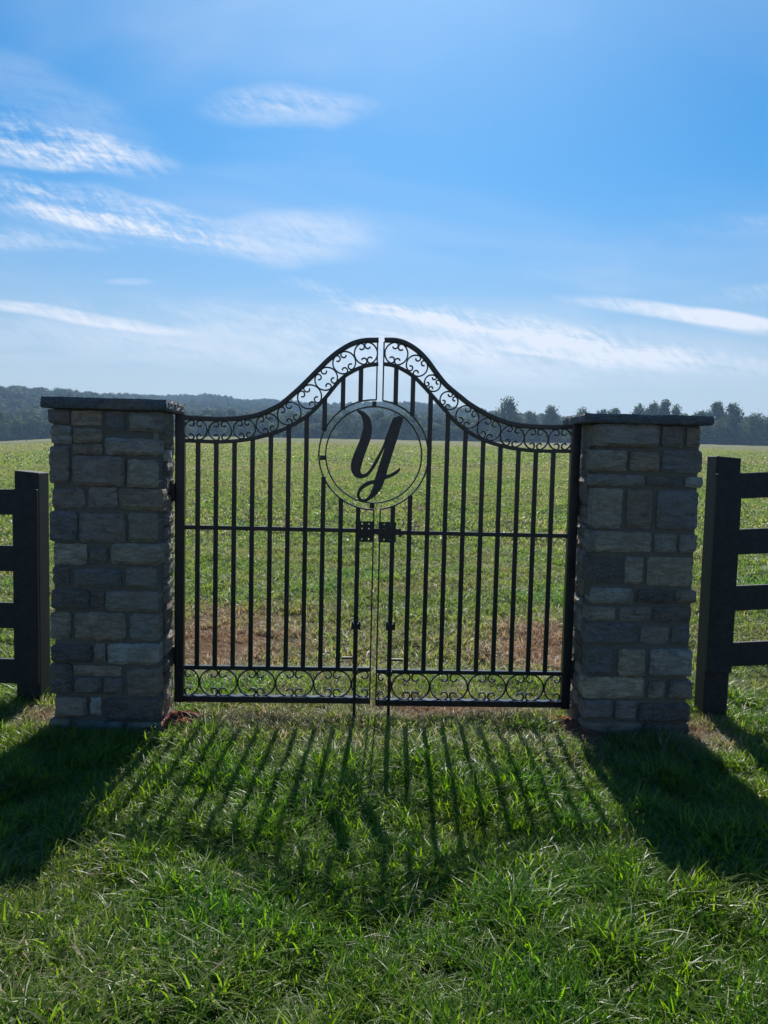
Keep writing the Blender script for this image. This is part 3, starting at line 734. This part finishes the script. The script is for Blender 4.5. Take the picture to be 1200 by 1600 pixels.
        link('wall_plate', mesh('wall_plate', *bevel_box(edge + dd * gap, edge + dd * (gap + .007), -.045, .02, zD, zC, .001)), M_RUST, hp)
        link('hinge_pin', mesh('hinge_pin', *cyl((edge + dd * .024, .0, zB - .012), (edge + dd * .024, .0, zA + .02), .0075, 10)), M_RUST, hp)
    return root, ss, g, se
gl, ssl, ggl, sel = leaf(-1)
tag(gl, 'left leaf of the black iron gate, carrying the round emblem with the letter y', 'gate', 'two leaves of the black iron gate')
gr, ssr, ggr, ser = leaf(1)
tag(gr, 'right leaf of the black iron gate, with only a half ring round the emblem', 'gate', 'two leaves of the black iron gate')
# latch bolt bridging the two plates (slides in the right leaf)
a = G(584, 834).x; b = G(626, 834).x; zb = G(600, 830).y - ggr
lb = link('latch_bolt', mesh('latch_bolt', *merge([bevel_box(a - ssr - .01, b - ssr, -.034, -.023, zb - 4.6 * PX, zb + 4.6 * PX, .002), bevel_box(b - ssr - 3 * PX, b - ssr, -.044, -.030, zb - 8 * PX, zb + 5.5 * PX, .002)])), M_GATE, gr)
# emblem: inner ring, three ties and the script letter, all on the left leaf
def addl(name, P, wd, dp, y0=0.0, closed=False, par=gl):
    return link(name, mesh(name, *sweep([Vector((p[0] - ssl, p[1] - ggl)) for p in P], wd, dp, y0, closed)), M_GATE, par)
em = addl('emblem', [circle_c + Vector((math.cos(t), math.sin(t))) * R_IN for t in np.linspace(0, 2 * math.pi, 96, endpoint=False)], .0078, .026, 0, True)
for p0, p1, wd in (((150, 476), (197, 477), 7.2), ((575, 36), (573, 84), 6.6), ((557, 828), (556, 872), 7.2)):
    addl('tie', [G(*zz6(*p0)), G(*zz6(*p1))], wd * PX, .024, par=em)
out = [(425, 100), (470, 108), (508, 128), (538, 165), (553, 212), (555, 262), (547, 325), (528, 378), (505, 440), (484, 505), (470, 555), (468, 585), (480, 602), (503, 600), (530, 576), (565, 522), (605, 450), (640, 382), (664, 312), (688, 248), (708, 196), (722, 168), (748, 158), (772, 148), (800, 170),
 (780, 240), (756, 325), (730, 405), (705, 485), (682, 555), (668, 612), (702, 600), (742, 577), (776, 550), (775, 577), (745, 606), (700, 630), (656, 646), (636, 704), (602, 754), (562, 790), (522, 815), (505, 826), (470, 822), (447, 800), (437, 772), (440, 745), (456, 712), (488, 680), (530, 658), (576, 648),
 (592, 592), (612, 530), (632, 468), (646, 425), (655, 396), (625, 462), (592, 528), (552, 588), (518, 622), (480, 637), (442, 634), (414, 615), (396, 582), (390, 542), (400, 488), (422, 428), (450, 362), (474, 300), (486, 240), (484, 190), (466, 142)]
hole = [(568, 682), (532, 692), (492, 715), (468, 742), (460, 770), (468, 792), (486, 799), (510, 793), (536, 766), (555, 724)]
corners = {0, 24, 30, 33, 34, 37, 50, 55}
def smooth_loop(P, corners=()):
    out_, n = [], len(P)
    for i in range(n):
        b, c = Vector(P[i]), Vector(P[(i + 1) % n]); a = Vector(P[i - 1]) if i not in corners else b * 2 - c; d = Vector(P[(i + 2) % n]) if (i + 1) % n not in corners else c * 2 - b
        for k in range(4):
            t = k / 4; out_.append(.5 * ((2 * b) + (c - a) * t + (2 * a - 5 * b + 4 * c - d) * t * t + (3 * b - a - 3 * c + d) * t ** 3))
    return out_
loops = [[G(*zz6(*p)) - Vector((ssl, ggl)) for p in smooth_loop(out, corners)], [G(*zz6(*p)) - Vector((ssl, ggl)) for p in smooth_loop(hole)]]
flat = [p for l in loops for p in l]; tris = tessellate_polygon([[Vector((p.x, p.y, 0)) for p in l] for l in loops])
nv = len(flat); vs = [(p.x, -.004, p.y) for p in flat] + [(p.x, .004, p.y) for p in flat]
fs = [tuple(t) for t in tris] + [tuple(nv + i for i in t[::-1]) for t in tris]; o_ = 0
for l in loops:
    for i in range(len(l)): j = (i + 1) % len(l); fs.append((o_ + i, o_ + j, nv + o_ + j, nv + o_ + i))
    o_ += len(l)
lt = mesh('letter_y', vs, fs)
import bmesh
bm = bmesh.new(); bm.from_mesh(lt); bmesh.ops.recalc_face_normals(bm, faces=bm.faces); bm.to_mesh(lt); bm.free()
link('letter_y', lt, M_GATE, em)

# ------------------------------------------------------------------ board fences
def fence(label, yb, post_px, top_py, foot_px, face_px, boards, side, slope):
    """post_px: left and right edge of the post front; boards: (top, bottom) pixel rows at the post"""
    a = on_plane(post_px[0], 900, yb, 0); b = on_plane(post_px[1], 900, yb, 0); pw = b.x - a.x; cx = (a.x + b.x) / 2
    g = gz(cx, yb); root = empty('board_fence', (cx, yb, g)); tag(root, label, 'fence', 'black board fences running off from the piers')
    zt = on_plane(sum(post_px) / 2, top_py, yb, 0).z - g
    def post(x):
        v, f = bevel_box(-pw / 2 + x, pw / 2 + x, 0, .14, -.25 + slope * abs(x), zt + slope * abs(x), .004)
        v = [(p[0], p[1], p[2] + (.006 * math.sin(p[0] * 60) if p[2] > .5 else 0)) for p in v]
        o = link('post', mesh('post', v, f), M_FENCE, root); return o
    post(0); post(side * 2.44)
    fz0, fz1 = on_plane(face_px[2], face_px[3], yb - .05, 0).z - g, on_plane(face_px[2], face_px[1], yb - .05, 0).z - g
    fx0, fx1 = on_plane(face_px[0], 900, yb - .05, 0).x - cx, on_plane(face_px[2], 900, yb - .05, 0).x - cx
    for k in (0, 1):
        box_obj('face_board', fx0 + k * side * 2.44, fx1 + k * side * 2.44, -.0495, -.0275, fz0 + k * slope * 2.44, fz1 + k * slope * 2.44, M_FENCE, root, .003)
    for (ta, ba) in boards:
        z1 = on_plane(post_px[1] if side > 0 else post_px[0], ta, yb - .025, 0).z - g; z0 = on_plane(post_px[1] if side > 0 else post_px[0], ba, yb - .025, 0).z - g
        v, f = bevel_box(-pw / 2 + .002, 2.44 + .06, -.0265, -.0015, z0, z1, .003)
        R = random.Random(ta); v = [(side * x, y, z + slope * max(x, 0)) for x, y, z in v]
        if side < 0: f = [q[::-1] for q in f]
        link('board', mesh('board', v, f), M_FENCE, root)
    return root
YF = 4.66
fence('left black board fence, four boards ending at a post beside the left pier', YF, (24, 62), 737, None, (20, 765, 58.5, 1070), [(765, 804.5), (853, 893), (942, 982), (1030, 1068)], -1, 0.0)
fence('right black board fence, four boards rising gently from a post beside the right pier', YF, (1110, 1148), 714, None, (1112, 741, 1152, 1052), [(741.5, 781.5), (829.5, 869), (918, 957), (1006.8, 1044)], 1, .07)

# ------------------------------------------------------------------ clay heaps at the pier feet
def clay(cx, cy, rx, ry, h, label, seed):
    R = random.Random(seed); n = 26; vs, fs = [], []
    for i in range(n + 1):
        for j in range(n + 1):
            u, v = i / n * 2 - 1, j / n * 2 - 1; x, y = cx + u * rx * 1.2, cy + v * ry * 1.2
            q = max(0, 1 - (u * u + v * v)); nn = mnoise.noise(Vector((x * 22, y * 22, seed)))
            vs.append((x, y, gz(x, y) - .02 + q ** .7 * h + nn * .016 * (q + .1)))
    fs = [(i * (n + 1) + j, (i + 1) * (n + 1) + j, (i + 1) * (n + 1) + j + 1, i * (n + 1) + j + 1) for i in range(n) for j in range(n)]
    parts = [(vs, fs)]
    for _ in range(900):
        a, r = R.random() * 6.28, math.sqrt(R.random()); x, y = cx + r * rx * math.cos(a), cy + r * ry * math.sin(a); z = gz(x, y) - .012 + max(0, 1 - r * r) ** .7 * h
        s = R.choice((.004, .006, .009, .013)); l = s * R.uniform(1, 2.6); t = R.random() * 6.28; e = R.uniform(-.5, .5)
        ux = Vector((math.cos(t) * l, math.sin(t) * l, e * l)); vx = Vector((-math.sin(t) * s, math.cos(t) * s, R.uniform(-.4, .4) * s)); c = Vector((x, y, z)); up = Vector((0, 0, s * .8))
        parts.append(([c - ux, c + vx, c + ux, c - vx, c + up, c - up * .5], [(0, 4, 1)[::-1], (1, 4, 2)[::-1], (2, 4, 3)[::-1], (3, 4, 0)[::-1], (0, 1, 5)[::-1], (1, 2, 5)[::-1], (2, 3, 5)[::-1], (3, 0, 5)[::-1]]))
    return tag(link('clay_heap', mesh('clay_heap', *merge(parts), False), M_CLAY), label, 'dirt', kind='stuff')
clay(-1.19, 4.38, .24, .26, .065, 'crumbly red clay at the foot of the left stone pier', 4)
clay(1.18, 4.44, .20, .28, .055, 'crumbly red clay at the foot of the right stone pier', 9)

# ------------------------------------------------------------------ grass
def clear_of(x, y):
    ok = np.ones(len(x), bool)
    for cx in (pl.location, pr_.location):
        ok &= ~((np.abs(x - cx.x) < .30) & (y > cx.y - .0) & (y < cx.y + .37))
    return ok
def place(n, r0_, r1_, half, smin, smax, nsrc, thin=True):
    x, y = wedge(n, r0_, r1_, half); ok = clear_of(x, y)
    bare = blob(x, y, -1.20, 4.42, .20, .22) + blob(x, y, 1.17, 4.50, .15, .24); ok &= rng.random(len(x)) > bare * 1.1
    soil = blob(x, y, -1.45, 6.6, .50, .9) + blob(x, y, 1.40, 6.5, .40, .8) + blob(x, y, .45, 4.72, .35, .12); ok &= rng.random(len(x)) > soil * .15
    x, y = x[ok], y[ok]; k = len(x); d = dryness(x, y)
    s = (smin + (smax - smin) * rng.random(k)) * (.62 + .76 * fbm(x * 1.3, y * 1.3, 3))
    s = s * (1 - .35 * np.clip(d, 0, 1))
    cl_ = fbm(x * 4.2 + 40, y * 4.2, 2); s = s * (.50 + 1.05 * cl_)
    for c_ in (pl.location, pr_.location):
        q = np.maximum(np.abs(x - c_.x) - .32, 0) + np.maximum(c_.y - y, 0) + np.maximum(y - c_.y - .4, 0); s = s * (.50 + .50 * np.clip(q / .22, 0, 1))
    rot = np.stack([rng.normal(0, .16, k), rng.normal(0, .16, k), rng.random(k) * 6.283], -1)
    pts = np.stack([x, y, ground_z(x, y)], -1); sc_ = np.stack([s * 1.0, s * 1.0, s], -1)
    return pts, rot, sc_, rng.integers(0, nsrc, k), {'dry': d + rng.normal(0, .05, k)}
near_src = [tuft('lawn_tuft', 20, .040, .05, .13, .0082, (.2, 1.2), M_GRASS, 4) for _ in range(5)] + [tuft('lawn_tuft', 15, .050, .04, .11, .0088, (.6, 1.8), M_GRASS, 4) for _ in range(4)]
pts, rot, sc_, ix, ex = place(22000, 1.2, 5.6, rad(44), .75, 1.15, len(near_src))
far_cut = pts[:, 1] < 4.62
fk = ~far_cut
sel_ = lambda k: (pts[k], rot[k], sc_[k], ix[k], near_src, {'dry': ex['dry'][k]})
lawn = scatter('lawn_grass', *sel_(far_cut)); tag(lawn, 'long green grass in front of the gate, streaked with the shadows of its bars', 'grass', kind='stuff')
mid_src = [tuft('meadow_tuft', 26, .09, .04, .11, .0105, (.3, 1.6), M_FIELD, 3) for _ in range(6)]
far_src = [tuft('meadow_patch', 70, .38, .04, .10, .022, (.4, 1.5), M_FIELD, 2, .97) for _ in range(5)]
vfar_src = [tuft('meadow_patch', 70, 1.1, .06, .13, .075, (.5, 1.6), M_FIELD, 2, .85) for _ in range(4)]
A = [(*(a[fk] for a in (pts, rot, sc_, ix)), ex['dry'][fk])]
base_i = len(near_src)
for (n, ra, rb, sm, sx, src) in ((19000, 5.3, 13, .7, 1.1, mid_src), (26000, 12, 45, .7, 1.1, far_src), (16000, 42, 150, .7, 1.2, vfar_src)):
    p_, r_, s_, i_, e_ = place(n, ra, rb, rad(40), sm, sx, len(src)); A.append((p_, r_, s_, i_ + base_i, e_['dry'])); base_i += len(src)
cat = [np.concatenate([a[i] for a in A]) for i in range(5)]
fg = scatter('field_grass', cat[0], cat[1], cat[2], cat[3], near_src + mid_src + far_src + vfar_src, {'dry': cat[4]})
tag(fg, 'paler sunlit grass of the hay field beyond the gate, with straw patches', 'grass', kind='stuff')

# ------------------------------------------------------------------ trees
def tree_meshes(kind, seed):
    """crown and trunk of a tree about 12 m tall, built of leaf clumps round many small lobes"""
    R = random.Random(seed); lob = []
    if kind == 'broad':
        for _ in range(24):
            a, t = R.random() * 6.28, R.random(); z = 3.0 + 7.2 * t; rr = 3.3 * math.sin(math.pi * min(1, (t * .8 + .16))) * math.sqrt(R.random()); lob.append((rr * math.cos(a), rr * math.sin(a), z, R.uniform(1.0, 1.9)))
        n = 2400
    elif kind == 'tall':
        for _ in range(20):
            a, t = R.random() * 6.28, R.random(); z = 3.2 + 7.8 * t; rr = 1.9 * (1 - .55 * t) * math.sqrt(R.random()); lob.append((rr * math.cos(a), rr * math.sin(a), z, R.uniform(.7, 1.3)))
        n = 1900
    elif kind == 'sparse':
        for _ in range(12):
            a, t = R.random() * 6.28, R.random(); z = 7.6 + 3.6 * t; rr = 2.1 * math.sqrt(R.random()) * (1 - .4 * t); lob.append((rr * math.cos(a), rr * math.sin(a), z, R.uniform(.5, 1.0)))
        n = 900
    else:
        for _ in range(16):
            a, t = R.random() * 6.28, R.random(); z = 1.2 + 8.8 * t; rr = 4.6 * (1 - .5 * t) * math.sqrt(R.random()); lob.append((rr * math.cos(a), rr * math.sin(a), z, R.uniform(1.3, 2.4)))
        n = 2000
    V_ = []; T_ = []; tot = sum(l[3] ** 2 for l in lob)
    for l in lob:
        for _ in range(int(n * l[3] ** 2 / tot)):
            d = Vector((R.gauss(0, 1), R.gauss(0, 1), R.gauss(0, 1))).normalized(); c = Vector(l[:3]) + d * l[3] * min(1.6, max(.45, R.gauss(.92, .24)))
            nrm = (d + Vector((R.gauss(0, .5), R.gauss(0, .5), R.gauss(0, .5)))).normalized(); u = nrm.orthogonal().normalized(); v = nrm.cross(u); s = R.uniform(.14, .46); ti = R.random()
            for p in (u * s, v * s * .7, -u * s, -v * s * .7): V_.append(c + p); T_.append(ti)
    V_ = np.array([tuple(v) for v in V_]); m = len(V_) // 4
    cm = fast_mesh('crown', V_, np.arange(4 * m).reshape(m, 4), {'tint': np.array(T_)}); cm.materials.append(M_LEAF)
    ht = 9.0 if kind != 'bush' else 5; parts = [cyl((0, 0, -1), (R.uniform(-.2, .2), 0, ht), .24, 7, .07)]
    for _ in range(7):
        l = R.choice(lob); z = R.uniform(2.2, 7); parts.append(cyl((0, 0, min(z, l[2] - .5)), l[:3], .08, 5, .03))
    tm = mesh('trunk', *merge(parts)); tm.materials.append(M_BARK)
    return cm, tm
KIND = {k: [tree_meshes(k, s) for s in ss_] for k, ss_ in (('broad', (1, 2, 3, 4, 5)), ('tall', (11, 12, 13)), ('sparse', (21, 22, 23)), ('bush', (31, 32, 33)))}
TOPZ = {'broad': 11.6, 'tall': 12.0, 'sparse': 11.9, 'bush': 11.6}
WID = {'broad': 9.0, 'tall': 5.2, 'sparse': 5.6, 'bush': 12.0}
def plant(kind, px, top_py, dist, label, group=None, wpx=None):
    u, v = uv_of(px, top_py); a = math.atan(u); x, y = dist * math.sin(a), dist * math.cos(a); ztop = 1.6 + y * v; z0 = gz(x, y)
    h = max(2.5, ztop - z0); s = h / TOPZ[kind]; sw = s if wpx is None else (wpx / F * y) / WID[kind]
    root = empty('deciduous_tree' if kind != 'bush' else 'bushy_tree', (x, y, z0), random.random() * 6.28); root.scale = (sw, sw, s); root.empty_display_size = 1
    tag(root, label, 'tree', group)
    cm, tm = random.choice(KIND[kind]); link('crown', cm, None, root); link('trunk', tm, None, root)
    return root
plant('broad', 795, 621, 272, 'tallest round tree on the skyline, above the scrollwork of the right gate leaf', None, 42)
plant('broad', 862, 631.5, 270, 'dense round tree halfway between the big skyline tree and the right pier', None, 32)
plant('broad', 911, 637, 268, 'open crowned tree whose top shows just left of the right pier cap', None, 30)
plant('broad', 999, 632, 276, 'small lone treetop, leftmost of four behind the right pier cap', None, 34)
plant('broad', 1021, 630, 278, 'second treetop from the left behind the right pier cap', None, 32)
plant('tall', 1037, 626.5, 274, 'highest treetop in the clump behind the right pier cap', None, 30)
plant('broad', 1056, 633, 276, 'rightmost of the four treetops behind the right pier cap', None, 33)
plant('tall', 1097, 636, 272, 'small pointed treetop at the right end of the right pier cap', None, 18)
plant('broad', 1122, 628, 274, 'slender tree with airy crown, left one of the two tallest right of the right pier', None, 38)
plant('broad', 1146, 627, 270, 'darker full crowned tree, right one of the two tallest right of the right pier', None, 36)
plant('bush', 1177, 646, 262, 'broad leafy tree nearest the right edge, above the right fence', None, 50)
plant('bush', 1128, 656, 262, 'low rounded tree at the field edge below the two tallest right hand trees', None, 46)
plant('tall', 752, 633, 276, 'narrow treetop close to the left of the big round skyline tree', None, 20)
plant('broad', 828, 640, 268, 'lower tree filling the dip between the two round skyline trees', None, 34)
sections = [(-150, 78, 648, 'hazy tree of the tree line left of the left pier'), (78, 280, 646, 'hazy tree of the tree line behind the left pier'), (280, 500, 648, 'hazy tree of the tree line seen through the left gate leaf'),
            (500, 670, 645, 'hazy tree of the tree line seen behind the round emblem'), (670, 905, 650, 'hazy tree of the tree line seen through the right gate leaf'),
            (905, 1095, 641, 'hazy tree of the tree line behind the right pier'), (1095, 1350, 647, 'hazy tree of the tree line right of the right pier')]
for x0, x1, ty, lab in sections:
    for row, (dst, stp, dy) in enumerate(((272, 23, 8), (288, 26, -1))):
        x = x0 + stp / 2
        while x < x1:
            kd = random.choice(('broad', 'broad', 'bush', 'tall' if row else 'bush'))
            lk = {'broad': 'round', 'bush': 'broad', 'tall': 'narrow'}[kd] + (' back row tree' if row else ' front row tree'); lb2 = lab.replace('hazy tree', lk)
            plant(kd, x + random.uniform(-5, 5), ty + dy + random.uniform(-6, 7), dst + random.uniform(-6, 6), lb2, lb2.replace(' row tree ', ' row trees '), random.uniform(30, 44) * (.7 if kd == 'tall' else 1)); x += stp * random.uniform(.8, 1.2)
# a bare sapling out in the field at the far left
d = on_plane(41, 690, 200, 0); x, y = d.x, d.y; z = gz(x, y)
R = random.Random(5); parts = [cyl((0, 0, -.2), (.15, 0, 4.3), .11, 6, .03)]
for k in range(9):
    zz_ = R.uniform(1.6, 4); a = R.random() * 6.28; l = R.uniform(.5, 1.1); parts.append(cyl((.1, 0, zz_), (.1 + l * math.cos(a), l * math.sin(a), zz_ + l * .9), .03, 5, .012))
sp = link('sapling', mesh('sapling', *merge(parts)), M_BARK); sp.location = (x, y, z); tag(sp, 'thin bare sapling standing at the field edge far left', 'sapling')
# the forest covering the hill: one mass
hx, hy = wedge(9500, 305, 960, rad(36)); hr = np.interp(np.arctan2(hx, hy), [a[0] for a in _ha], [a[2] for a in _ha]); k = np.hypot(hx, hy) < hr + 25; hx, hy = hx[k], hy[k]; n = len(hx)
fw_src = [KIND['broad'][i][0] for i in range(5)] + [KIND['tall'][i][0] for i in range(3)]
s_ = (.62 + .45 * rng.random(n)); sxy = s_ * rng.uniform(.95, 1.5, n)
forest = scatter('forest', np.stack([hx, hy, ground_z(hx, hy) - 1.5], -1), np.stack([0 * hx, 0 * hx, rng.random(n) * 6.28], -1), np.stack([sxy, sxy, s_], -1), rng.integers(0, 8, n), fw_src)
tag(forest, 'blue hazed forest covering the long hill behind the tree line', 'forest', kind='stuff')

ux_, uy_ = wedge(1500, 280, 304, rad(38)); n = len(ux_); s_ = rng.uniform(.16, .38, n); sxy = s_ * rng.uniform(1.2, 2.0, n)
und = scatter('undergrowth', np.stack([ux_, uy_, ground_z(ux_, uy_) - s_ * 2.6], -1), np.stack([0 * ux_, 0 * ux_, rng.random(n) * 6.28], -1), np.stack([sxy, sxy, s_], -1), rng.integers(0, 3, n), [KIND['bush'][i][0] for i in range(3)])
tag(und, 'dark brush and undergrowth along the foot of the tree line', 'undergrowth', kind='stuff')

# ------------------------------------------------------------------ haze
hb = box_obj('haze', -1320, 1320, -80, 1420, -12, 72, None, None, .01)
hm = bpy.data.materials.new('haze'); hm.use_nodes = True; t = hm.node_tree; t.nodes.clear()
pv = t.nodes.new('ShaderNodeVolumePrincipled'); pv.inputs['Color'].default_value = (.42, .66, 1.0, 1); pv.inputs['Density'].default_value = HAZE; pv.inputs['Anisotropy'].default_value = .3
mo = t.nodes.new('ShaderNodeOutputMaterial'); t.links.new(pv.outputs[0], mo.inputs['Volume']); hb.data.materials.append(hm); tag(hb, 'thin blue summer haze over the field and hills', 'haze', kind='stuff')
